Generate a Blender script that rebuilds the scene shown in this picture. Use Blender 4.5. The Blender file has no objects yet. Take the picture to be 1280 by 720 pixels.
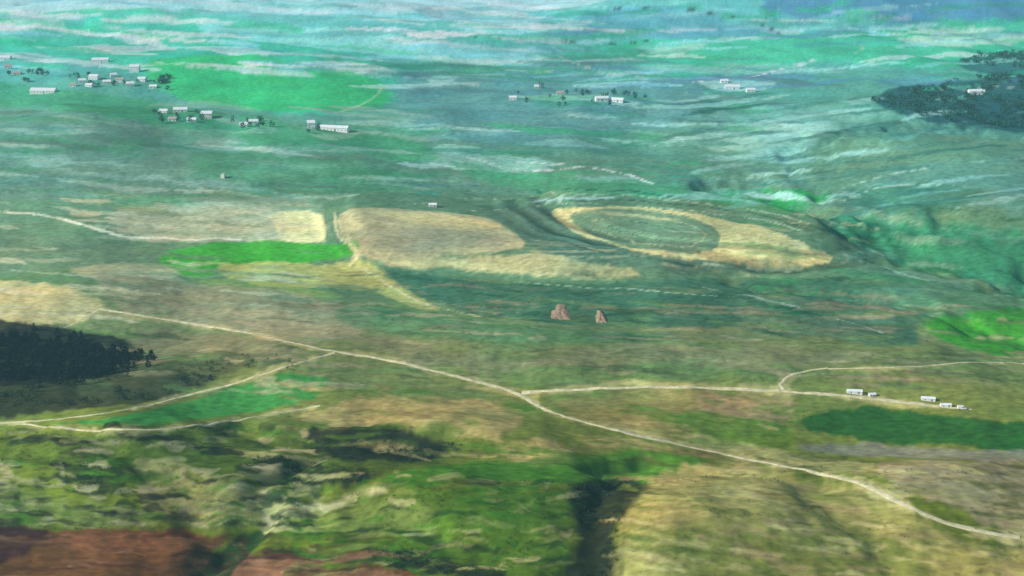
import bpy, math, numpy as np, time
T0=time.time()
HAZE=0.00011
AIR=np.array([0.16,0.40,0.43])   # air-light colour
K=np.array([0.79,0.75,0.75])
CAMH=300.0; TH=math.radians(16); F=640/math.tan(math.radians(20))
rs=np.random.RandomState(7)
scene=bpy.context.scene
# ---------------------------------------------------------------- noise
_tabs={}
def vn(x,y,seed):
    if seed not in _tabs: _tabs[seed]=np.random.RandomState(seed).rand(256,256)
    t=_tabs[seed]
    xi=np.floor(x).astype(int); yi=np.floor(y).astype(int); fx=x-xi; fy=y-yi
    fx=fx*fx*fx*(fx*(fx*6-15)+10); fy=fy*fy*fy*(fy*(fy*6-15)+10)
    a=t[xi&255,yi&255]; b=t[(xi+1)&255,yi&255]; c=t[xi&255,(yi+1)&255]; d=t[(xi+1)&255,(yi+1)&255]
    return (a*(1-fx)+b*fx)*(1-fy)+(c*(1-fx)+d*fx)*fy
def fbm(x,y,seed,o=4,g=0.5):
    s=0;a=1;n=0
    for i in range(o):
        s=s+a*(vn(x,y,seed+i)-0.5)*2; n+=a; a*=g
        x,y=(0.8*x-0.6*y)*2.03+11.3,(0.6*x+0.8*y)*2.03+5.7
    return s/n
# ---------------------------------------------------------------- survey helpers
def raydir(u,v):
    a=(u-640)/F; b=(360-v)/F
    return np.array([a, math.cos(TH)+b*math.sin(TH), -math.sin(TH)+b*math.cos(TH)])
def flat(u,v):
    d=raydir(u,v); t=CAMH/-d[2]; return d[0]*t,d[1]*t
def dist(u,v):
    x,y=flat(u,v); return math.hypot(x,y)
HILLS=[(flat(*c),rx,ry,h) for c,rx,ry,h in [
 ((545,665),70,38,16),((430,625),45,22,9),((930,650),85,46,20),((1230,625),60,40,15),((330,560),80,30,10),
 ((840,705),40,20,7),((640,550),60,36,7),((100,600),60,36,10),((250,620),40,24,7),((1090,700),50,22,8),
 ((1180,225),150,130,42),((1010,190),110,130,18),((1265,300),110,60,26),((1120,160),100,120,20),((1130,300),70,50,10),
 ((100,180),150,170,32),((380,215),100,100,16),((600,160),160,150,20),((800,150),90,110,16),((700,215),120,60,6),((240,240),90,60,9),
 ((1130,20),420,340,90),((840,35),230,220,60),((600,55),200,180,38),((300,95),220,180,20),((1200,110),190,200,26),((1000,70),200,160,26),
 ((450,30),260,240,38),((150,25),240,220,42),((60,365),70,55,11),((800,455),120,50,9),((1100,470),70,45,9),((300,450),60,40,9),((230,385),90,45,11),((560,440),80,36,8),((960,400),90,40,9)]]
def resamp(pts,n=6,closed=False):
    P=np.array(pts,float); N=len(P); out=[]
    rng=range(N) if closed else range(N-1)
    for i in rng:
        if closed: p0,p1,p2,p3=P[i-1],P[i],P[(i+1)%N],P[(i+2)%N]
        else: p0,p1,p2,p3=P[max(i-1,0)],P[i],P[i+1],P[min(i+2,N-1)]
        for k in range(n):
            t=k/n
            out.append(0.5*((2*p1)+(-p0+p2)*t+(2*p0-5*p1+4*p2-p3)*t*t+(-p0+3*p1-3*p2+p3)*t**3))
    if not closed: out.append(P[-1])
    return np.array(out)
def polysd(x,y,P):
    d2=np.full(x.shape,1e18); ins=np.zeros(x.shape,bool); N=len(P)
    for i in range(N):
        ax,ay=P[i]; bx,by=P[(i+1)%N]; ex,ey=bx-ax,by-ay; L=ex*ex+ey*ey+1e-9
        t=np.clip(((x-ax)*ex+(y-ay)*ey)/L,0,1)
        dx=x-ax-t*ex; dy=y-ay-t*ey; d2=np.minimum(d2,dx*dx+dy*dy)
        if ay!=by:
            c=((ay>y)!=(by>y))&(x<(bx-ax)*(y-ay)/(by-ay)+ax); ins^=c
    d=np.sqrt(d2); return np.where(ins,-d,d)
def linesd(x,y,P):
    d2=np.full(x.shape,1e18)
    for i in range(len(P)-1):
        ax,ay=P[i]; bx,by=P[i+1]; ex,ey=bx-ax,by-ay; L=ex*ex+ey*ey+1e-9
        t=np.clip(((x-ax)*ex+(y-ay)*ey)/L,0,1)
        dx=x-ax-t*ex; dy=y-ay-t*ey; d2=np.minimum(d2,dx*dx+dy*dy)
    return np.sqrt(d2)
GULLY=[(np.array([flat(*p) for p in resamp(l,3)]),w,dp) for l,w,dp in [
 ([(800,592),(762,618),(750,650),(728,680),(735,760)],12,7),
 ([(480,570),(400,600),(340,640),(270,690),(200,750)],11,7),
 ([(400,650),(480,688),(560,703),(640,722)],9,5),
 ([(300,560),(380,565),(470,560),(560,575)],14,7),
 ([(100,570),(160,600),(230,640),(260,680)],10,5),
 ([(-20,590),(60,600),(140,600)],9,4),
 ([(870,600),(960,620),(1040,660),(1100,720)],16,4),
 ([(1290,350),(1180,330),(1080,300),(980,262),(900,245)],36,11),
 ([(1290,420),(1180,400),(1090,385),(960,365)],22,8),
 ([(1290,180),(1150,190),(1040,215),(960,240)],38,8)]]
PLAT=[(np.array([flat(*p) for p in resamp(l,3,True)]),w,hh) for l,w,hh in [
 ([(425,262),(600,262),(760,250),(960,280),(1060,325),(960,345),(820,352),(700,350),(560,335),(455,330)],45,14),
 ([(690,262),(780,258),(930,278),(1030,318),(980,330),(860,325),(760,305)],16,4)]]
def bbox(P,m): return P[:,0].min()-m,P[:,0].max()+m,P[:,1].min()-m,P[:,1].max()+m
def ringwin(s): return np.clip(s/8,0,1)*np.clip((75-s)/30,0,1)
def H(x,y):
    x=np.asarray(x,float); y=np.asarray(y,float); shp=x.shape; x=x.ravel(); y=y.ravel()
    f=np.clip(y/1500,0.5,1.6)
    h=9*f*fbm(x/420,y/520,11,3)+np.interp(y,[600,950,1200,1500,4000],[10,8,6,7,11])*fbm(x/125+3,y/135,21,2)+np.interp(y,[700,1100],[2.6,1.8])*fbm(x/38,y/38,31,2)
    h+=np.interp(y,[600,1000],[.55,.3])*fbm(x/9,y/9,41,2)
    for (cx,cy),rx,ry,hh in HILLS:
        m=(np.abs(x-cx)<rx*3)&(np.abs(y-cy)<ry*3)
        if m.any(): q=((x[m]-cx)/rx)**2+((y[m]-cy)/ry)**2; h[m]+=hh*np.exp(-q*0.6)
    for P,w,dp in GULLY:
        a,b,c,d=bbox(P,w*4); m=(x>a)&(x<b)&(y>c)&(y<d)
        if m.any():
            xx=x[m];yy=y[m]; s=linesd(xx+w*.9*fbm(xx/25,yy/25,51,2),yy+w*.9*fbm(xx/25+9,yy/25,52,2),P)
            h[m]-=dp*np.exp(-(s/w)**2)
    for i,(P,w,hh) in enumerate(PLAT):
        a,b,c,d=bbox(P,80); m=(x>a)&(x<b)&(y>c)&(y<d)
        if m.any():
            s=polysd(x[m],y[m],P); t=np.clip(0.5-s/w,0,1); h[m]+=hh*t*t*(3-2*t)
            if i: h[m]+=0.9*np.sin(s*2*np.pi/24)*ringwin(s)
    return h.reshape(shp)
ts=np.geomspace(400,8000,240)
def ground_many(pts):
    D=np.array([raydir(u,v) for u,v in pts])
    G=CAMH+D[:,2:3]*ts-H(D[:,0:1]*ts,D[:,1:2]*ts)
    k=np.argmax(G<0,1); k[k==0]=len(ts)-1
    lo=ts[k-1].copy(); hi=ts[k].copy()
    for _ in range(8):
        mid=(lo+hi)/2; g=CAMH+D[:,2]*mid-H(D[:,0]*mid,D[:,1]*mid); lo=np.where(g>0,mid,lo); hi=np.where(g>0,hi,mid)
    t=(lo+hi)/2
    return np.stack([D[:,0]*t,D[:,1]*t],-1)
# ---------------------------------------------------------------- terrain grid
ys=1/np.linspace(1/430,1/22000,780)
near=np.linspace(-300,425,60)
ys=np.concatenate([near,ys])
sc=np.concatenate([np.linspace(-2.2,-0.5,60,endpoint=False),np.linspace(-0.5,0.5,900),np.linspace(0.5,2.2,61)[1:]])
R=len(ys);C=len(sc)
X=np.maximum(ys,430)[:,None]*sc[None,:]; Y=np.repeat(ys[:,None],C,1)
Z=H(X,Y)
print('terrain',X.shape,time.time()-T0)
def s2l(c):
    c=np.clip(np.asarray(c,float),0,255)/255; return np.where(c<0.04045,c/12.92,((c+0.055)/1.055)**2.4)
def albedo(col,dd):
    col=np.asarray(col,float); gr=col.mean(-1,keepdims=True); L=s2l(gr+(col-gr)*0.96)
    dd=np.asarray(dd,float)[...,None]; Tm=np.exp(-HAZE*dd)
    return np.clip((L-(1-Tm)*AIR)/Tm/K,0.014,0.85)
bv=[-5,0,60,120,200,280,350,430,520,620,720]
bc=[(122,188,194),(122,190,194),(95,170,164),(88,155,142),(92,143,126),(98,135,110),(92,127,96),(112,127,92),(106,121,72),(98,114,62),(88,104,53)]  # ground colour by distance; far rows have extra cyan haze painted in
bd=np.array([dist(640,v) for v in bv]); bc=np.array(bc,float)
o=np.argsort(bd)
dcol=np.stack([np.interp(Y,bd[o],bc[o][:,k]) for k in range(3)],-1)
COL=albedo(dcol,np.sqrt(Y**2+X**2+9e4))
scl=np.clip(Y/700,0.6,4)
WX=X+scl*(4.5*fbm(X/(34*scl),Y/(34*scl),61,3)+.6*fbm(X/4,Y/4,65,2)); WY=Y+scl*(7*fbm(X/(38*scl)+7,Y/(38*scl),71,3)+1.0*fbm(X/4,Y/5,75,2))
NZ=1.3*fbm(X/(16*scl),Y/(12*scl),131,4,.65)
def region(x0,x1,y0,y1):
    r0=max(np.searchsorted(ys,y0),0); r1=min(np.searchsorted(ys,y1)+1,R)
    smin=min(x0/max(y0,430),x0/max(y1,430)); smax=max(x1/max(y0,430),x1/max(y1,430))
    c0=max(np.searchsorted(sc,smin)-1,0); c1=min(np.searchsorted(sc,smax)+1,C)
    return slice(r0,r1),slice(c0,c1)
def paint(W,dd,col,soft,op,sd=polysd,width=0):
    m=soft*3+15*max(dd/700,1)+width
    a,b,c,d=bbox(W,m); r,cc=region(a,b,c,d)
    if r.stop<=r.start or cc.stop<=cc.start: return
    s=sd(WX[r,cc],WY[r,cc],W)-width+NZ[r,cc]*soft*1.1
    t=np.clip(0.5-s/max(soft,0.3),0,1); t=(t*t*(3-2*t)*op)[...,None]
    COL[r,cc]=COL[r,cc]*(1-t)+albedo(col,dd)*t
def P(col,soft,op,pts,n=4):
    W=ground_many(resamp(pts,n,True)); dd=float(np.mean(np.hypot(W[:,0],W[:,1])))
    paint(W,dd,col,soft*dd/F*2.6,op)
def Ln(col,wpx,soft,op,pts):
    W=ground_many(resamp(pts,5)); dd=float(np.mean(np.hypot(W[:,0],W[:,1])))
    paint(W,dd,col,soft*dd/F,op,linesd,wpx*dd/F/2)
def streaks(rect,n,ln,th,cols,op=(0.3,0.7),slope=0.0,soft=2):
    u0,v0,u1,v1=rect
    specs=[];allp=[]
    for i in range(n):
        u=rs.uniform(u0,u1);v=rs.uniform(v0,v1);L=rs.uniform(*ln)/2;h=rs.uniform(*th)/2;s=slope+rs.uniform(-0.06,0.06)
        bend=rs.uniform(-1,1)*h*1.5
        for k in range(10):
            a=2*math.pi*k/10; du=L*math.cos(a); allp.append((u+du, v+h*math.sin(a)*rs.uniform(0.6,1.3)+s*du+bend*(math.cos(a)**2)))
        specs.append((cols[rs.randint(len(cols))],rs.uniform(*op)))
    Wd=ground_many(allp)
    for i,(c,o_) in enumerate(specs):
        W=Wd[i*10:i*10+10]; dd=float(np.mean(np.hypot(W[:,0],W[:,1])))
        paint(W,dd,c,soft*dd/F*2,o_)
# ---- far country; field colours carry a painted cyan haze tint
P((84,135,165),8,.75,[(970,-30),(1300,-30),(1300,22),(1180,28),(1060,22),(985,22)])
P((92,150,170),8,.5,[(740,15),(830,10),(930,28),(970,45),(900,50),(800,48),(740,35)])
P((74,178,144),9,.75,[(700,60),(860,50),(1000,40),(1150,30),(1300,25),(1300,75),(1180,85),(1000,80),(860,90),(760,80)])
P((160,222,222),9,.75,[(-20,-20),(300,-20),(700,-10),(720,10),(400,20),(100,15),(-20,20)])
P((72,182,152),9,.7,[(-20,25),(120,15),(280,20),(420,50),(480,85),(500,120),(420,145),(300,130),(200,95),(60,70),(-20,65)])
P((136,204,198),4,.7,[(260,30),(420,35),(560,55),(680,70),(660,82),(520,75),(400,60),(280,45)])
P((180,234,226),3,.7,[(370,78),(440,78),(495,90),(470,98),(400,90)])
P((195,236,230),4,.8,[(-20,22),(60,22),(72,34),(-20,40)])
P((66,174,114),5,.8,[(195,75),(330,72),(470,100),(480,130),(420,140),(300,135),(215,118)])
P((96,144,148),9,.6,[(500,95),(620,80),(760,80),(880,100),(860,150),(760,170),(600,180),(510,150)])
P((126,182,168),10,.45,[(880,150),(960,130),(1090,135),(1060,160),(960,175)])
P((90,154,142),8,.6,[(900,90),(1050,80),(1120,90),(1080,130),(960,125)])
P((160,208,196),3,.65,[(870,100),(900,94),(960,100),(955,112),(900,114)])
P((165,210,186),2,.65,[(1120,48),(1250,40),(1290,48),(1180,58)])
P((155,212,204),2,.65,[(560,30),(660,26),(700,34),(620,42)])
P((140,194,178),2,.6,[(530,205),(560,180),(640,192),(700,205),(640,214)])
P((34,102,108),4,.9,[(1085,125),(1130,108),(1220,98),(1300,95),(1300,160),(1220,160),(1140,145)])
P((42,108,116),4,.8,[(1190,75),(1240,68),(1300,68),(1300,92),(1220,92)])
P((98,138,126),10,.7,[(-30,135),(80,140),(200,160),(245,200),(230,240),(100,250),(-30,245)])
P((70,152,114),7,.65,[(-30,100),(60,108),(180,125),(330,150),(520,175),(560,205),(420,190),(280,170),(100,140),(-30,130)])
P((78,146,112),8,.5,[(250,190),(420,200),(520,225),(480,245),(330,240),(250,220)])
P((70,152,116),6,.6,[(560,200),(700,220),(860,235),(1000,240),(880,250),(700,245),(600,225)])
P((156,198,184),5,.45,[(870,170),(960,160),(1040,150),(1010,185),(900,190)])
P((50,152,90),5,.85,[(865,243),(960,238),(1050,240),(1030,255),(960,268),(890,258)])
P((52,124,98),9,.85,[(985,272),(1100,270),(1200,275),(1300,290),(1300,370),(1200,350),(1090,315)])
P((94,142,128),10,.7,[(990,262),(1080,225),(1180,200),(1300,185),(1300,265),(1180,262),(1080,268)])
P((60,118,98),7,.6,[(1050,240),(1160,228),(1240,240),(1180,262),(1080,262)])
P((74,122,98),9,.65,[(1060,330),(1160,340),(1300,375),(1300,400),(1160,400),(1000,390),(960,350)])
P((58,140,64),4,.9,[(1160,398),(1200,388),(1300,384),(1300,440),(1220,440),(1165,420)])
# ---- plateau, terraces
P((148,156,132),8,.7,[(165,255),(260,248),(410,252),(412,300),(300,303),(180,296)])
P((206,195,142),2,.85,[(345,267),(408,264),(410,299),(360,300),(350,285)])
P((164,170,140),6,.55,[(160,262),(340,262),(345,300),(170,298)])
P((90,127,104),5,.7,[(412,250),(560,240),(760,245),(960,258),(1090,320),(1060,345),(860,355),(600,350),(450,335),(425,300)])
P((178,172,132),2.5,.85,[(432,264),(500,262),(600,270),(640,288),(655,306),(600,316),(520,332),(455,328),(436,300)])
P((138,142,118),3,.7,[(450,287),(560,286),(640,300),(560,314),(460,317)])
P((194,188,138),2,.8,[(470,266),(560,268),(630,283),(560,283),(480,272)])
P((178,174,128),2.5,.85,[(600,318),(680,315),(760,335),(800,350),(740,350),(650,340),(560,338),(470,334)])
P((84,116,102),2,.8,[(600,262),(690,258),(760,300),(860,325),(960,335),(860,345),(740,330),(660,305),(635,285)])
P((192,185,132),1.3,.92,[(690,264),(730,259),(830,264),(930,280),(1010,305),(1040,322),(1010,330),(900,330),(820,322),(770,308),(720,290)])
P((98,132,108),1.3,.92,[(718,266),(780,263),(860,273),(902,292),(884,318),(800,313),(735,291)])
Ln((164,168,126),2.4,2,.9,[(742,277),(800,271),(860,282),(884,297),(850,310),(790,303),(742,287)])
Ln((66,102,86),2,2,.9,[(760,283),(800,280),(845,289),(855,298),(830,302),(785,295),(760,285)])
Ln((110,128,100),2,2,.8,[(760,272),(830,271),(890,286),(896,302),(860,314)])
Ln((140,138,98),2,2,.6,[(905,285),(960,300),(1010,320),(960,326),(880,322)])
P((60,106,90),6,.85,[(465,338),(600,348),(760,356),(900,350),(1060,345),(1110,380),(1140,430),(1000,420),(900,412),(740,408),(640,398),(560,385),(500,362)])
P((96,122,96),7,.6,[(900,370),(1040,375),(1120,400),(1100,425),(960,415)])
# ---- left middle
P((66,152,72),2.5,.93,[(205,318),(260,305),(340,302),(435,303),(440,320),(380,328),(300,335),(250,348),(215,335)])
P((166,168,106),4,.85,[(285,330),(400,328),(455,330),(500,360),(560,388),(520,385),(440,362),(340,358),(280,345)])
P((126,152,90),4,.5,[(250,350),(340,352),(440,370),(380,372),(290,365)])
P((180,169,122),5,.85,[(-30,355),(60,352),(125,375),(120,392),(80,408),(-30,405)])
P((176,170,132),4,.7,[(90,335),(170,328),(230,340),(200,350),(120,350)])
P((138,136,110),6,.7,[(130,345),(260,355),(400,370),(470,395),(400,430),(260,410),(150,385)])
P((108,134,110),8,.6,[(-30,290),(120,300),(200,320),(120,332),(-30,345)])
P((76,134,94),6,.5,[(430,380),(560,395),(700,410),(860,425),(760,430),(560,425),(450,410)])
P((156,143,110),5,.6,[(280,390),(340,388),(400,400),(360,412),(300,408)])
# ---- central belt
P((122,125,98),9,.6,[(440,420),(620,440),(860,430),(1080,440),(960,470),(700,478),(520,455)])
P((104,122,84),8,.6,[(400,455),(560,475),(620,500),(560,505),(420,480)])
P((88,124,76),8,.6,[(620,455),(800,460),(1000,455),(1040,470),(860,478),(660,485)])
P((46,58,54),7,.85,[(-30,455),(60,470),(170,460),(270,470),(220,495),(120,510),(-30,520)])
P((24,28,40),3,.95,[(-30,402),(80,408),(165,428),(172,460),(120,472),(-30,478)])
P((80,93,74),6,.7,[(100,470),(200,440),(330,440),(390,445),(300,465),(200,495),(120,508)])
P((126,125,100),6,.6,[(180,415),(300,420),(390,440),(300,452),(190,440)])
P((58,130,74),3,.88,[(60,530),(160,520),(260,495),(340,470),(415,470),(400,495),(330,512),(200,530)])
P((168,148,100),8,.75,[(380,515),(480,498),(620,500),(660,520),(620,545),(520,535),(420,532)])
P((175,158,104),6,.7,[(620,550),(680,545),(720,570),(690,582),(630,575)])
P((134,124,84),8,.6,[(700,500),(850,490),(990,495),(960,530),(860,545),(740,530)])
P((148,126,100),6,.6,[(880,492),(985,498),(985,520),(920,525),(880,515)])
P((38,92,44),5,.93,[(990,520),(1060,508),(1150,515),(1300,530),(1300,562),(1160,555),(1050,545),(1000,538)])
P((86,118,58),6,.7,[(820,520),(940,525),(1000,545),(960,560),(860,545)])
P((124,126,114),4,.7,[(1000,552),(1150,558),(1300,562),(1300,580),(1140,572),(1010,565)])
P((150,137,108),7,.75,[(1100,580),(1200,575),(1300,580),(1300,660),(1230,655),(1150,620)])
P((164,161,114),5,.5,[(860,545),(960,560),(1080,580),(1040,592),(900,572)])
# ---- foreground
P((60,88,54),12,.6,[(-30,545),(120,540),(300,545),(420,535),(540,550),(580,575),(480,600),(360,620),(200,600),(-30,580)])
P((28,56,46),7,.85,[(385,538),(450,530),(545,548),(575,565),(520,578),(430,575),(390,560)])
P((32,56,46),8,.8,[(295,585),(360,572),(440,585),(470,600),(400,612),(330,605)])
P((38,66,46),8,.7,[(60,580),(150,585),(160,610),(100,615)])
P((134,129,90),9,.65,[(180,600),(260,595),(330,610),(360,640),(280,660),(200,640)])
P((108,122,78),9,.6,[(-30,600),(90,620),(200,650),(120,665),(-30,655)])
P((60,118,54),9,.72,[(470,600),(560,580),(680,570),(860,570),(880,590),(780,610),(620,600),(520,612)])
P((174,172,128),3,.85,[(350,640),(400,625),(470,612),(480,622),(430,635),(380,650)])
P((74,108,52),10,.8,[(350,655),(480,620),(600,605),(700,620),(720,660),(700,730),(560,715),(430,690)])
P((120,132,76),8,.6,[(400,640),(500,625),(560,640),(500,665),(420,665)])
P((148,141,86),14,.8,[(800,620),(880,585),(1000,590),(1100,620),(1200,665),(1300,690),(1300,760),(780,760),(770,690)])
P((166,155,98),10,.6,[(820,600),(900,580),(960,600),(920,640),(830,660)])
P((98,112,60),10,.65,[(1000,650),(1100,670),(1180,720),(1080,740),(960,700)])
P((84,106,56),10,.6,[(860,660),(960,680),(940,730),(840,720)])
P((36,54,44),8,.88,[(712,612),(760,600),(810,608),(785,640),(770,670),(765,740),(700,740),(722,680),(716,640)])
P((98,72,58),4,.92,[(-40,668),(60,660),(180,662),(285,668),(270,690),(330,697),(440,708),(520,722),(400,790),(-40,790)])
P((58,50,60),6,.8,[(-40,655),(60,658),(40,685),(-40,705)])
P((124,90,72),5,.5,[(60,665),(200,668),(270,680),(160,690),(60,685)])
P((146,108,84),5,.65,[(245,700),(330,695),(440,712),(500,725),(380,740),(260,735)])
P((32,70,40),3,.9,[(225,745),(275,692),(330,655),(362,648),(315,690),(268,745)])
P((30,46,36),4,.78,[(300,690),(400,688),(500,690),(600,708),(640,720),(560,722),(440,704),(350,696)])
print('polys',time.time()-T0)
# ---- strips and mottling of fields
streaks((-20,0,720,90),85,(60,280),(3,9),[(192,236,230),(95,166,162),(66,176,140),(126,190,194),(208,242,236)],slope=.05)
streaks((700,5,1300,110),75,(50,220),(3,8),[(146,208,202),(64,154,124),(90,142,164),(182,226,214),(66,168,132)],slope=-.05)
streaks((480,60,1000,250),110,(40,200),(3,9),[(132,182,172),(68,140,120),(84,128,132),(168,204,192),(66,154,116)],slope=.03)
streaks((-20,130,520,260),85,(40,180),(3,9),[(128,166,152),(74,140,108),(82,120,108),(160,184,164)],slope=.06)
streaks((850,120,1300,260),70,(40,200),(3,7),[(152,196,184),(62,122,114),(102,158,146),(52,108,104)],slope=-.12)
streaks((960,260,1300,400),55,(30,150),(3,8),[(90,138,114),(40,100,82),(56,134,90),(108,142,120)],slope=.1)
streaks((-20,240,430,400),85,(30,140),(3,8),[(182,177,142),(94,124,100),(120,144,110),(168,178,148)],slope=.06)
streaks((430,255,1050,345),60,(30,140),(1.5,4),[(160,162,128),(90,122,98),(198,191,146)],op=(.2,.45),slope=.08)
streaks((450,340,1100,425),110,(15,90),(2,6),[(44,86,72),(90,118,96),(100,125,88),(124,122,100)],slope=.06)
streaks((120,380,1300,490),220,(20,140),(2,7),[(154,149,116),(80,108,76),(66,92,72),(138,128,104),(98,132,86)],slope=.05)
streaks((380,480,1000,570),120,(20,120),(3,9),[(168,151,104),(80,110,58),(120,112,78),(66,118,58)],op=(.2,.6),slope=.1)
streaks((-20,530,400,660),280,(10,70),(3,11),[(132,134,92),(36,66,44),(68,108,56),(150,145,110),(30,46,42)],op=(.35,.8),slope=.03)
streaks((340,590,720,720),170,(10,70),(3,11),[(126,138,80),(36,76,44),(62,112,48),(154,152,104),(30,58,40)],op=(.3,.75),slope=-.05)
streaks((780,570,1300,720),230,(12,100),(3,10),[(178,167,114),(98,112,60),(116,109,74),(66,86,46),(152,133,94)],op=(.3,.65),slope=.1)
streaks((-20,668,480,720),60,(30,140),(3,8),[(134,102,82),(74,56,50),(62,54,54),(94,76,62)],op=(.25,.6),slope=.04)
Ln((188,181,144),2.5,2,.85,[(425,262),(428,290),(447,318),(440,332)])
Ln((80,122,80),3,2,.7,[(412,262),(416,300)])
Ln((192,187,144),4,3,.85,[(450,338),(490,362),(540,382),(600,395)])
for sg in [[(600,258),(700,250),(800,254),(930,266),(1030,295),(1085,325)],[(640,270),(700,300),(790,324),(900,338),(1050,338)],[(560,240),(700,236),(850,248)],
           [(430,345),(560,352),(700,366),(900,360)],[(640,262),(680,285),(760,312)],[(480,52),(620,46),(760,56),(820,52)],[(700,18),(800,8),(930,24),(975,44)]]:
    Ln((50,94,86),3,3,.8,sg)
for sg in [[(1030,262),(1090,235),(1180,230),(1290,245)],[(1000,255),(1080,225),(1180,205),(1290,195)],[(985,300),(1060,320),(1160,350),(1280,372)],[(880,360),(1000,385),(1100,415)],
           [(590,264),(700,254),(800,260),(930,272),(1010,292),(1058,322),(1000,334),(880,334)],[(520,255),(700,243),(880,256),(1000,276),(1100,318)],[(640,350),(760,362),(920,372)],
           [(1010,75),(1060,68),(1075,58),(1050,52)],[(700,70),(760,92),(860,100)]]:
    Ln((162,186,160),2.6,3,.7,sg)
Ln((190,218,204),4,3,.85,[(565,188),(610,203),(670,212),(740,210),(820,232)])
Ln((192,214,196),5,3,.75,[(640,200),(710,205)])
Ln((156,188,150),4,3,.7,[(430,140),(460,125),(480,105)])
Ln((204,232,220),3,3,.8,[(865,103),(930,98),(1010,75)])
Ln((208,208,178),8,4,.9,[(-20,262),(50,268),(100,280),(160,295),(300,300)])
# terrace rings round the oval field
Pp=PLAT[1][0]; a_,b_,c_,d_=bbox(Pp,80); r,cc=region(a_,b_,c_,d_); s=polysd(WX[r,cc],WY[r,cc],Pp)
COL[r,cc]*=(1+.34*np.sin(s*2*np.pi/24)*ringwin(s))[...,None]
print('streaks',time.time()-T0)
ROADS=[("dirt_road",[(95,382),(130,387),(210,400),(300,414),(405,437),(480,449),(560,468),(640,489),(690,515),(770,538),(870,560),(960,579),(1050,597),(1110,620),(1160,645),(1215,662),(1275,672)],3.0),
("dirt_road",[(652,491),(740,486),(850,484),(960,488),(1060,495),(1130,503),(1215,512)],3.2),
("farm_track",[(418,441),(360,458),(300,477),(250,490),(160,512),(60,525),(-60,530)],2.0),
("farm_track",[(400,507),(340,518),(280,527),(200,537),(100,537),(20,529)],1.8),
("farm_track",[(980,487),(975,478),(985,470),(1010,463),(1035,460)],2.0),
("farm_track",[(1035,461),(1130,459),(1220,453),(1300,455)],1.5),
("farm_track",[(122,388),(98,402),(80,410)],1.6)]
RW=[]
for nm,pts,w in ROADS:
    W=ground_many(resamp(pts,6)); RW.append((nm,W,w))
    dd=float(np.mean(np.hypot(W[:,0],W[:,1])))
    paint(W,dd,(164,157,108),5,.75,linesd,w*1.0)
# mottling + contour banks
nearw=np.interp(Y,[600,1100],[1.6,1])
md=(fbm(X/(26*scl),Y/(22*scl),81,3)*0.24+fbm(X/5,Y/7,91,3)*0.16)*nearw
ban=(vn(Z/1.4+3*vn(X/60,Y/60,7),X/260,141)-.5)*.18+(vn(Z/4,Y/400+X/500,142)-.5)*.3
warm=fbm(X/60,Y/40,101,3)
COL*=(1+md)[...,None]*(1+ban*np.interp(Y,[500,900,1800,3000],[.7,1,.8,.5]))[...,None]
COL[...,0]*=1+0.22*warm; COL[...,2]*=1-0.1*warm
COL=np.clip(COL,0.008,0.85)
print('paint',time.time()-T0)
def mk_mesh(name,V,Fc,k,smooth=False):
    me=bpy.data.meshes.new(name); V=np.asarray(V,np.float32); Fc=np.asarray(Fc,np.int32)
    me.vertices.add(len(V)); me.vertices.foreach_set('co',V.ravel())
    n=len(Fc); me.loops.add(n*k); me.loops.foreach_set('vertex_index',Fc.ravel())
    me.polygons.add(n); me.polygons.foreach_set('loop_start',np.arange(0,n*k,k,dtype=np.int32))
    if smooth: me.polygons.foreach_set('use_smooth',np.ones(n,bool))
    me.update(calc_edges=True)
    ob=bpy.data.objects.new(name,me); scene.collection.objects.link(ob); return ob
V=np.stack([X,Y,Z],-1).reshape(-1,3)
idx=np.arange(R*C).reshape(R,C)
Q=np.stack([idx[:-1,:-1],idx[:-1,1:],idx[1:,1:],idx[1:,:-1]],-1).reshape(-1,4)
terrain=mk_mesh('terrain',V,Q,4,True)
at=terrain.data.color_attributes.new('landcover_haze','FLOAT_COLOR','POINT')
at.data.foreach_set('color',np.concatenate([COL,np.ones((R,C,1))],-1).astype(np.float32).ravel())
# ---------------------------------------------------------------- materials
def newmat(name):
    m=bpy.data.materials.new(name); m.use_nodes=True; nt=m.node_tree; b=nt.nodes['Principled BSDF']
    b.inputs['Roughness'].default_value=0.95; b.inputs['Specular IOR Level'].default_value=0.1
    return m,nt,b
def noise(nt,scale,detail,vec=None,rough=.6):
    n=nt.nodes.new('ShaderNodeTexNoise'); n.inputs['Scale'].default_value=scale; n.inputs['Detail'].default_value=detail; n.inputs['Roughness'].default_value=rough
    if vec is not None: nt.links.new(vec,n.inputs['Vector'])
    return n
def mulc(nt,colsock,facsock,lo,hi,fmin=.3,fmax=.7):
    mr=nt.nodes.new('ShaderNodeMapRange'); mr.inputs[1].default_value=fmin; mr.inputs[2].default_value=fmax; mr.inputs[3].default_value=lo; mr.inputs[4].default_value=hi
    nt.links.new(facsock,mr.inputs[0])
    vm=nt.nodes.new('ShaderNodeVectorMath'); vm.operation='SCALE'
    nt.links.new(colsock,vm.inputs[0]); nt.links.new(mr.outputs[0],vm.inputs['Scale']); return vm.outputs[0]
m=bpy.data.materials.new('terrain_landcover_haze'); m.use_nodes=True; nt=m.node_tree; nt.nodes.clear()
out=nt.nodes.new('ShaderNodeOutputMaterial'); df=nt.nodes.new('ShaderNodeBsdfDiffuse'); nt.links.new(df.outputs[0],out.inputs['Surface'])
a=nt.nodes.new('ShaderNodeAttribute'); a.attribute_name='landcover_haze'
g=nt.nodes.new('ShaderNodeNewGeometry')
mp=nt.nodes.new('ShaderNodeMapping'); mp.inputs['Scale'].default_value=(0.55,1,1); nt.links.new(g.outputs['Position'],mp.inputs['Vector'])
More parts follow.
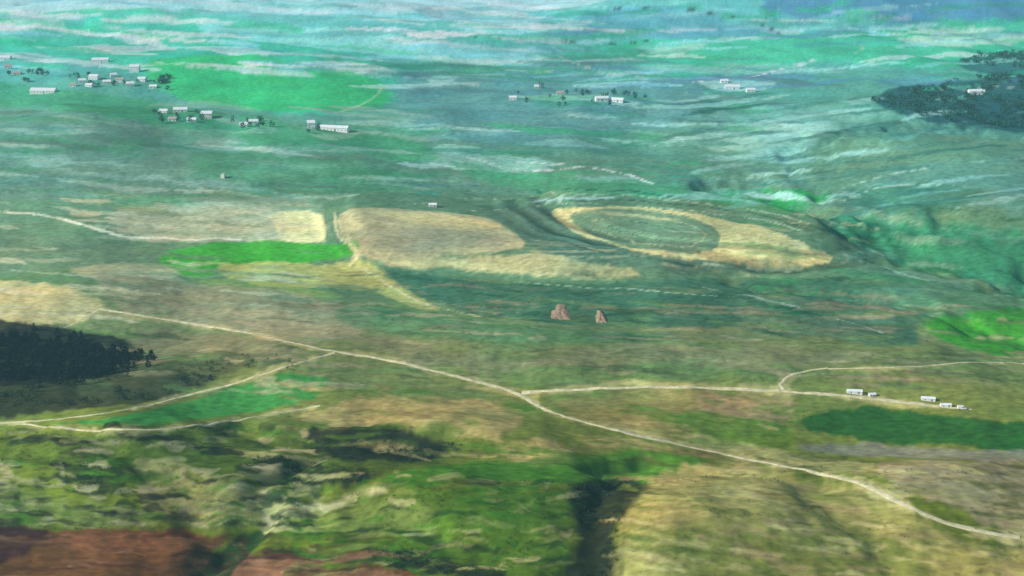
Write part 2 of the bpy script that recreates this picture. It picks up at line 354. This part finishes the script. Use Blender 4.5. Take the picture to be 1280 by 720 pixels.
n1=noise(nt,0.3,3,mp.outputs[0])
c=mulc(nt,a.outputs['Color'],n1.outputs['Fac'],.72,1.28)
nt.links.new(c,df.inputs['Color'])
terrain.data.materials.append(m)
def simple(name,col,scale=1.0,lo=.75,hi=1.25,rough=.9):
    m,nt,b=newmat(name); rgb=nt.nodes.new('ShaderNodeRGB'); rgb.outputs[0].default_value=(*col,1)
    g=nt.nodes.new('ShaderNodeNewGeometry'); n=noise(nt,scale,3,g.outputs['Position'])
    nt.links.new(mulc(nt,rgb.outputs[0],n.outputs['Fac'],lo,hi),b.inputs['Base Color']); b.inputs['Roughness'].default_value=rough
    return m
M=dict(road=simple('pale_dirt',(.64,.58,.34),.25,.65,1.25),leaf=simple('foliage_dark',(.022,.045,.028),.5,.3,1.8),
 farleaf=simple('foliage_far',(.018,.09,.075),.03,.5,1.6),
 conifer=simple('conifer_needles',(.008,.010,.022),.4,.4,1.9),shrub=simple('shrub_foliage',(.035,.07,.03),.3,.4,1.8),
 bark=simple('bark',(.06,.045,.03),2),white=simple('white_render',(.84,.84,.82),.6,.85,1.1),cream=simple('cream_render',(.7,.66,.58),.6,.85,1.1),
 rooflt=simple('pale_metal_roof',(.8,.83,.84),.5,.8,1.1,.5),rooftile=simple('clay_tile_roof',(.48,.37,.33),.8,.7,1.2),
 glass=simple('window_glass',(.06,.08,.09),1,.9,1.1,.2),door=simple('door_paint',(.25,.2,.16),1),
 earth=simple('bare_red_earth',(.33,.23,.15),.3,.6,1.25),rubber=simple('tyre_rubber',(.02,.02,.02)),paint=simple('white_paint',(.8,.8,.8),1,.95,1.05,.35))
# ---------------------------------------------------------------- road ribbons
for nm,W,w in RW:
    seg=np.hypot(*np.diff(W,axis=0).T); s=np.concatenate([[0],np.cumsum(seg)]); n=max(int(s[-1]/2.5),4); t=np.linspace(0,s[-1],n)
    px=np.interp(t,s,W[:,0]);py=np.interp(t,s,W[:,1])
    k=np.ones(7)/7; px[3:-3]=np.convolve(px,k,'valid'); py[3:-3]=np.convolve(py,k,'valid')
    tx=np.gradient(px);ty=np.gradient(py);l=np.hypot(tx,ty);tx/=l;ty/=l
    wl=w/2*(1+.6*fbm(t/14,t*0+1,5,4)); wr=w/2*(1+.6*fbm(t/14,t*0+31,6,4))
    cols=[]
    for q in (-1,-.5,0,.5,1):
        ww=np.where(q<0,wl,wr)*q; cx=px-ty*ww; cy=py+tx*ww; cols.append(np.stack([cx,cy,H(cx,cy)+(.2 if abs(q)<1 else .0)],-1))
    V=np.stack(cols,1); ii=np.arange(n*5).reshape(n,5)
    q=np.stack([ii[:-1,:-1],ii[1:,:-1],ii[1:,1:],ii[:-1,1:]],-1).reshape(-1,4)[:,::-1]
    ob=mk_mesh(nm,V.reshape(-1,3),q,4,True); ob.data.materials.append(M['road'])
# ---------------------------------------------------------------- vegetation
def leaves(cent,rad,n,size,cone=False):
    N=len(cent); d=rs.normal(size=(N,n,3)); d/=np.linalg.norm(d,axis=-1,keepdims=True)
    r=rs.uniform(.45,1.05,(N,n,1)); p=d*r
    if cone:
        zz=rs.rand(N,n,1)**1.4; ang=rs.rand(N,n,1)*6.283; rr=(1-zz*.85)*rs.uniform(.5,1.1,(N,n,1))
        p=np.concatenate([np.cos(ang)*rr,np.sin(ang)*rr,zz*2-1],-1)
    p=cent[:,None]+p*rad[:,None]
    s=size[:,None,None,None]*rs.uniform(.6,1.4,(N,n,1,1))
    tri=p[:,:,None,:]+rs.normal(size=(N,n,3,3))*s*.6
    V=tri.reshape(-1,3); return V,np.arange(len(V)).reshape(-1,3)
def trunks(base,h,r):
    N=len(base); a=np.arange(5)*2*np.pi/5; ring=np.stack([np.cos(a),np.sin(a),a*0],-1)
    b=base[:,None]+ring*r[:,None,None]; t=base[:,None]+ring*(r*.35)[:,None,None]; t[...,2]+=h[:,None]
    b[...,2]-=.4
    V=np.concatenate([b,t],1).reshape(-1,3)
    k=np.arange(5); q=np.stack([k,(k+1)%5,(k+1)%5+5,k+5],-1)
    Fq=(np.arange(N)[:,None,None]*10+q).reshape(-1,4)
    return V,np.concatenate([Fq[:,[0,1,2]],Fq[:,[0,2,3]]])
def plantmass(name,pts,hmin,hmax,nl,mat,cone=False,wid=.35,leaf=.13):
    pts=np.asarray(pts); z=H(pts[:,0],pts[:,1]); N=len(pts); h=rs.uniform(hmin,hmax,N)
    base=np.stack([pts[:,0],pts[:,1],z],-1)
    V1,F1=trunks(base,h*.8,h*.03)
    c=base.copy(); c[:,2]+=h*.56; rad=np.stack([h*wid,h*wid,h*.46],-1)*rs.uniform(.8,1.2,(N,3))
    V2,F2=leaves(c,rad,nl,h*leaf,cone=cone)
    ob=mk_mesh(name,np.concatenate([V1,V2]),np.concatenate([F1,F2+len(V1)]),3)
    ob.data.materials.append(M['bark']); ob.data.materials.append(mat)
    mi=np.ones(len(F1)+len(F2),np.int32); mi[:len(F1)]=0; ob.data.polygons.foreach_set('material_index',mi); return ob
def fill(pts,n):
    W=ground_many(resamp(pts,3,True)); a,b_,c_,d=bbox(W,0)
    x=rs.uniform(a,b_,n*14); y=rs.uniform(c_,d,n*14); s=polysd(x,y,W); k=(s<0)&(fbm(x/18,y/18,151,2)>-.1)
    return np.stack([x[k],y[k]],-1)[:n]
def fulfill(pts,n):
    W=ground_many(resamp(pts,3,True)); a,b_,c_,d=bbox(W,0)
    x=rs.uniform(a,b_,n*8); y=rs.uniform(c_,d,n*8); k=polysd(x,y,W)<0
    return np.stack([x[k],y[k]],-1)[:n]
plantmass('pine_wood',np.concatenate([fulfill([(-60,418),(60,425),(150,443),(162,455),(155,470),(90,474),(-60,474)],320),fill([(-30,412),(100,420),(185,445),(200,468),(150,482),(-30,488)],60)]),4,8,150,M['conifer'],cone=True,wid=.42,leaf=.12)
plantmass('scrub_thicket',np.concatenate([fill([(60,475),(170,470),(270,470),(230,492),(120,505),(-30,510)],170),fill([(250,445),(400,450),(330,470),(230,480)],30)]),1.5,3.6,60,M['leaf'],wid=.6)
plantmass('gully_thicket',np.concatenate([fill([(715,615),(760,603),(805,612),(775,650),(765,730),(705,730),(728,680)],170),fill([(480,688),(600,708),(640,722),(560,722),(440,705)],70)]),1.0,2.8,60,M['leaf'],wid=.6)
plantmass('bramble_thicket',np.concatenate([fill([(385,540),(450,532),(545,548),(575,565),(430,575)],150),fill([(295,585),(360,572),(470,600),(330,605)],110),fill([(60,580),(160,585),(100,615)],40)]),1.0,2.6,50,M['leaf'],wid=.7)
sh=np.concatenate([fill([(-30,540),(600,540),(640,600),(330,660),(-30,660)],560),fill([(340,640),(700,600),(720,720),(500,700)],320),fill([(780,600),(1290,600),(1290,730),(780,730)],260),
 fill([(400,400),(1150,400),(1290,470),(700,480)],320),fill([(470,342),(1000,352),(1100,410),(620,395)],260),fill([(1000,512),(1290,530),(1290,556),(1000,540)],50)])
plantmass('shrub_scatter',sh,.5,1.8,36,M['shrub'],wid=.7)
far=np.concatenate([fill([(1090,125),(1220,98),(1300,95),(1300,158),(1140,145)],380),fill([(1190,75),(1240,68),(1300,68),(1300,90)],150)])
plantmass('distant_woodland',far,5,8,40,M['farleaf'],wid=.7,leaf=.22)
vil=np.concatenate([fill([(188,98),(218,98),(222,112),(190,112)],16),fill([(90,95),(200,95),(205,115),(100,115)],14),fill([(195,138),(330,150),(330,162),(200,155)],20),fill([(630,110),(790,115),(790,135),(640,135)],22),fill([(0,80),(90,100),(90,112),(0,98)],14),fill([(380,150),(400,150),(400,170),(380,165)],3)])
plantmass('village_trees',vil,5,9,70,M['farleaf'],wid=.45,leaf=.16)
# ---------------------------------------------------------------- boxes and buildings
def boxes(name,bl,mat,parent,bevel=0):
    V=[];Fq=[]
    for cx,cy,cz,sx,sy,sz in bl:
        o=len(V)
        V+=[(cx+i*sx/2,cy+j*sy/2,cz+k*sz/2) for k in(-1,1) for j in(-1,1) for i in(-1,1)]
        Fq+=[[o+q for q in f] for f in((0,2,3,1),(4,5,7,6),(0,1,5,4),(2,6,7,3),(0,4,6,2),(1,3,7,5))]
    ob=mk_mesh(name,V,Fq,4); ob.data.materials.append(mat); ob.parent=parent
    return ob
def pyd(name,V,Fc,mat,parent):
    me=bpy.data.meshes.new(name); me.from_pydata(V,[],Fc); me.update(); ob=bpy.data.objects.new(name,me); scene.collection.objects.link(ob)
    me.materials.append(mat); ob.parent=parent; return ob
def gpos(u,v):
    x,y=ground_many([(u,v)])[0]; return x,y,float(H(np.array([x]),np.array([y]))[0])
def building(name,u,v,L,Wd,h,rot,wall,roof,rise=None,chim=True,big=False):
    L*=.9; x,y,z=gpos(u,v); e=bpy.data.objects.new(name,None); scene.collection.objects.link(e); e.location=(x,y,z-.3); e.rotation_euler=(0,0,math.radians(rot))
    r=rise or Wd*.25; a,b_=L/2,Wd/2; h+=.3
    pyd('walls',[(-a,-b_,-2),(a,-b_,-2),(a,b_,-2),(-a,b_,-2),(-a,-b_,h),(a,-b_,h),(a,b_,h),(-a,b_,h),(-a,0,h+r),(a,0,h+r)],
        [(0,1,5,4),(2,3,7,6),(1,2,6,9,5),(3,0,4,8,7)],wall,e)
    ov=.5 if Wd>5 else .2; t=.2 if Wd>5 else .1; A=a+ov; B=b_+ov; dz=-r*ov/b_
    V=[]
    for s in(-1,1):
        for xx in(-A,A): V+=[(xx,s*B,h+dz+.03),(xx,0,h+r+.03),(xx,s*B,h+dz+t),(xx,0,h+r+t)]
    Fc=[]
    for o in(0,8): Fc+=[(o,o+1,o+5,o+4),(o+2,o+6,o+7,o+3),(o,o+4,o+6,o+2),(o,o+2,o+3,o+1),(o+4,o+5,o+7,o+6)]
    pyd('roof',V,Fc,roof,e)
    n=max(int(L/4.5),2); wb=[];fr=[]
    for i in range(n):
        xx=-a+(i+.5)*L/n
        for s in(-1,1):
            if s==-1 and i==n//2: continue
            for fl in range(2 if h>5.5 else 1):
                zz=min(1.8,h*.6)+fl*2.8; ws=min(1.0,h*.3); wb.append((xx,s*(b_+.03),zz,ws,.06,ws)); fr.append((xx,s*(b_+.05),zz-ws/2-.08,ws+.3,.16,.1)); fr.append((xx,s*(b_+.04),zz+ws/2+.06,ws+.2,.09,.08))
    boxes('windows',wb,M['glass'],e); boxes('window_sills',fr,M['white'],e)
    xx=-a+(n//2+.5)*L/n; dh=min(2.6 if big else 2.1,h-.5)
    boxes('door',[(xx,-(b_+.04),dh/2+.3,(2.0 if Wd>5 and big else .9),.08,dh)],M['door'],e)
    if chim: boxes('chimney',[(L*.22,b_*.3,h+r+.1,.7,.7,1.6)],M['cream'],e)
    return e
Wt,Cr,Rl,Rt=M['white'],M['cream'],M['rooflt'],M['rooftile']
B=[("barn",126,78,30,12,5,4,Wt,Rl,1),("barn",55,116,42,14,4,-6,Wt,Rl,1),("barn",6,75,24,12,5,0,Wt,Rl,1),("house",10,86,12,9,5,10,Wt,Rt,0),("house",22,93,13,9,3,0,Cr,Rt,0),
("house",103,104,12,9,5,12,Wt,Rl,0),("house",118,99,16,10,5,-10,Wt,Rl,0),("house",134,104,13,9,3,5,Cr,Rl,0),("house",150,103,14,9,5,0,Wt,Rt,0),("farmhouse",169,90,16,11,9,0,Wt,Rl,0),
("house",163,108,13,10,5,14,Wt,Rl,0),("house",178,102,13,9,5,-8,Wt,Rl,0),("house",192,110,12,9,3,0,Cr,Rl,0),("house",92,108,10,8,3,0,Wt,Rt,0),("house",142,96,11,8,4,20,Wt,Rl,0),("house",112,108,12,8,3,-14,Wt,Rl,0),
("house",205,141,12,9,3,-8,Wt,Rl,0),("barn",226,140,20,10,4,5,Wt,Rl,1),("farmhouse",259,147,15,11,6,0,Cr,Rl,0),("house",240,152,12,8,3,0,Wt,Rl,0),("house",216,151,11,8,3,0,Wt,Rt,0),
("house",305,158,10,8,3,0,Wt,Rl,0),("house",317,155,12,8,4,10,Wt,Rl,0),
("farmhouse",389,160,10,10,7,8,Wt,Rl,0),("barn",418,163,40,9,4,-14,Wt,Rl,1),
("house",641,125,11,8,4,0,Wt,Rl,0),("house",672,110,11,8,3,0,Cr,Rl,0),("barn",752,126,18,9,4,8,Wt,Rl,1),("barn",771,127,20,9,3,-20,Wt,Rl,1),("house",700,118,11,8,3,0,Cr,Rt,0),
("barn",915,111,24,10,4,-4,Wt,Rl,1),("house",938,115,14,8,4,0,Wt,Rl,0),("house",905,103,12,8,3,0,Wt,Rl,0),("barn",1220,118,24,10,5,0,Wt,Rl,1),
("shed",541,258,8,5,2,0,Cr,Rl,1),("shed",279,222,4,4,4,80,Cr,Rl,1),
("shed",1068,491,10,3.4,1.4,-6,Wt,Rl,1),("shed",1090,495,4.5,2.6,1.4,8,Cr,Rl,1),("shed",1160,500,9,3.2,1.4,-10,Wt,Rl,1),("shed",1182,508,7,2.6,1.4,-4,Wt,Rl,1)]
for nm,u,v,L,Wd,h,rot,wl,rf,big in B: building(nm,u,v,L,Wd,h,rot,wl,rf,chim=not big,big=bool(big))
def van(u,v,rot):
    x,y,z=gpos(u,v); e=bpy.data.objects.new('parked_van',None); scene.collection.objects.link(e); e.location=(x,y,z+.1); e.rotation_euler=(0,0,math.radians(rot))
    prof=[(-2.5,.45),(-2.55,1.0),(-2.45,2.15),(-2.2,2.35),(.9,2.35),(1.25,2.2),(1.9,1.35),(2.5,1.15),(2.6,.8),(2.55,.45)]
    n=len(prof); V=[(a,-.95,b) for a,b in prof]+[(a,.95,b) for a,b in prof]
    ob=pyd('body',V,[tuple(range(n)),tuple(range(2*n-1,n-1,-1))]+[(i,i+n,(i+1)%n+n,(i+1)%n) for i in range(n)],M['paint'],e)
    md=ob.modifiers.new('b','BEVEL'); md.width=.06; md.segments=2
    boxes('windows',[(.7,s*.955,1.75,1.0,.03,.6) for s in(-1,1)],M['glass'],e)
    pyd('windscreen',[(1.30,-.8,2.16),(1.30,.8,2.16),(1.90,.8,1.42),(1.90,-.8,1.42)],[(0,3,2,1)],M['glass'],e)
    V=[];Fc=[]
    for wx in(-1.6,1.6):
        for s in(-1,1):
            o=len(V)
            for k in range(12): V+=[(wx+.36*math.cos(k*math.pi/6),s*.78,.36+.36*math.sin(k*math.pi/6)),(wx+.36*math.cos(k*math.pi/6),s*1.0,.36+.36*math.sin(k*math.pi/6))]
            Fc+=[(o+2*k,o+2*k+1,o+(2*k+3)%24,o+(2*k+2)%24) for k in range(12)]+[tuple(o+2*k for k in range(12)),tuple(o+2*k+1 for k in range(12))]
    pyd('wheels',V,Fc,M['rubber'],e)
van(1202,512,-6)
def mound(u,v,rx,ry,h):
    x,y,z=gpos(u,v); n=32
    q,a=np.meshgrid(np.arange(14)/13,np.arange(n)*2*np.pi/n,indexing='ij')
    k=1+.18*np.sin(3*a+u)+.1*np.sin(7*a+2*u)
    xx=x+rx*q*np.cos(a)*k; yy=y+ry*q*np.sin(a)*k
    zz=H(xx,yy)-.25+h*(1-q*q)*(1+.3*np.sin(5*a)*q+.3*fbm(xx/3,yy/3,161,2))+.12
    ii=np.arange(14*n).reshape(14,n); jj=np.roll(ii,-1,1)
    Fq=np.stack([ii[:-1],ii[1:],jj[1:],jj[:-1]],-1).reshape(-1,4)
    ob=mk_mesh('earth_mound',np.stack([xx,yy,zz],-1).reshape(-1,3),Fq,4,True); ob.data.materials.append(M['earth'])
mound(701,391,7,20,2.2); mound(751,396,3.8,20,2.2)
# ---------------------------------------------------------------- air haze filling the valley
me=mk_mesh('haze_air',[(i,j,k) for k in(-150,420) for j in(-1500,9000) for i in(-6000,6000)],[(0,2,3,1),(4,5,7,6),(0,1,5,4),(2,6,7,3),(0,4,6,2),(1,3,7,5)],4)
hm=bpy.data.materials.new('haze'); hm.use_nodes=True; nt=hm.node_tree; nt.nodes.clear(); o_=nt.nodes.new('ShaderNodeOutputMaterial')
ab=nt.nodes.new('ShaderNodeVolumeAbsorption'); ab.inputs['Color'].default_value=(0,0,0,1); ab.inputs['Density'].default_value=HAZE
em=nt.nodes.new('ShaderNodeEmission'); em.inputs['Color'].default_value=(*AIR,1); em.inputs['Strength'].default_value=HAZE  # added glow standing in for sunlight scattered by the air
ad=nt.nodes.new('ShaderNodeAddShader'); nt.links.new(ab.outputs[0],ad.inputs[0]); nt.links.new(em.outputs[0],ad.inputs[1]); nt.links.new(ad.outputs[0],o_.inputs['Volume']); me.data.materials.append(hm)
# ---------------------------------------------------------------- light
EL,AZ=30,-106   # sun from the left
sd=bpy.data.lights.new('sun','SUN'); sd.energy=4.7; sd.angle=math.radians(.8); sd.color=(1,.965,.90)
so=bpy.data.objects.new('sun',sd); scene.collection.objects.link(so)
so.rotation_euler=(math.radians(90-EL),0,math.radians(-AZ+180))
w=bpy.data.worlds.new('World'); scene.world=w; w.use_nodes=True; nt=w.node_tree
sk=nt.nodes.new('ShaderNodeTexSky'); sk.sky_type='NISHITA'; sk.sun_disc=False; sk.sun_elevation=math.radians(EL); sk.sun_rotation=math.radians(AZ)
bg=nt.nodes['Background']; bg.inputs[1].default_value=.13; nt.links.new(sk.outputs[0],bg.inputs[0])
cd=bpy.data.cameras.new('camera'); cam=bpy.data.objects.new('camera',cd); scene.collection.objects.link(cam); scene.camera=cam
cam.location=(0,0,CAMH); cam.rotation_euler=(math.radians(90)-TH,0,0); cd.sensor_width=36; cd.lens=18/math.tan(math.radians(20)); cd.clip_start=1; cd.clip_end=40000
scene.view_settings.view_transform='Standard'; scene.view_settings.look='None'; scene.view_settings.exposure=0
print('done',time.time()-T0)
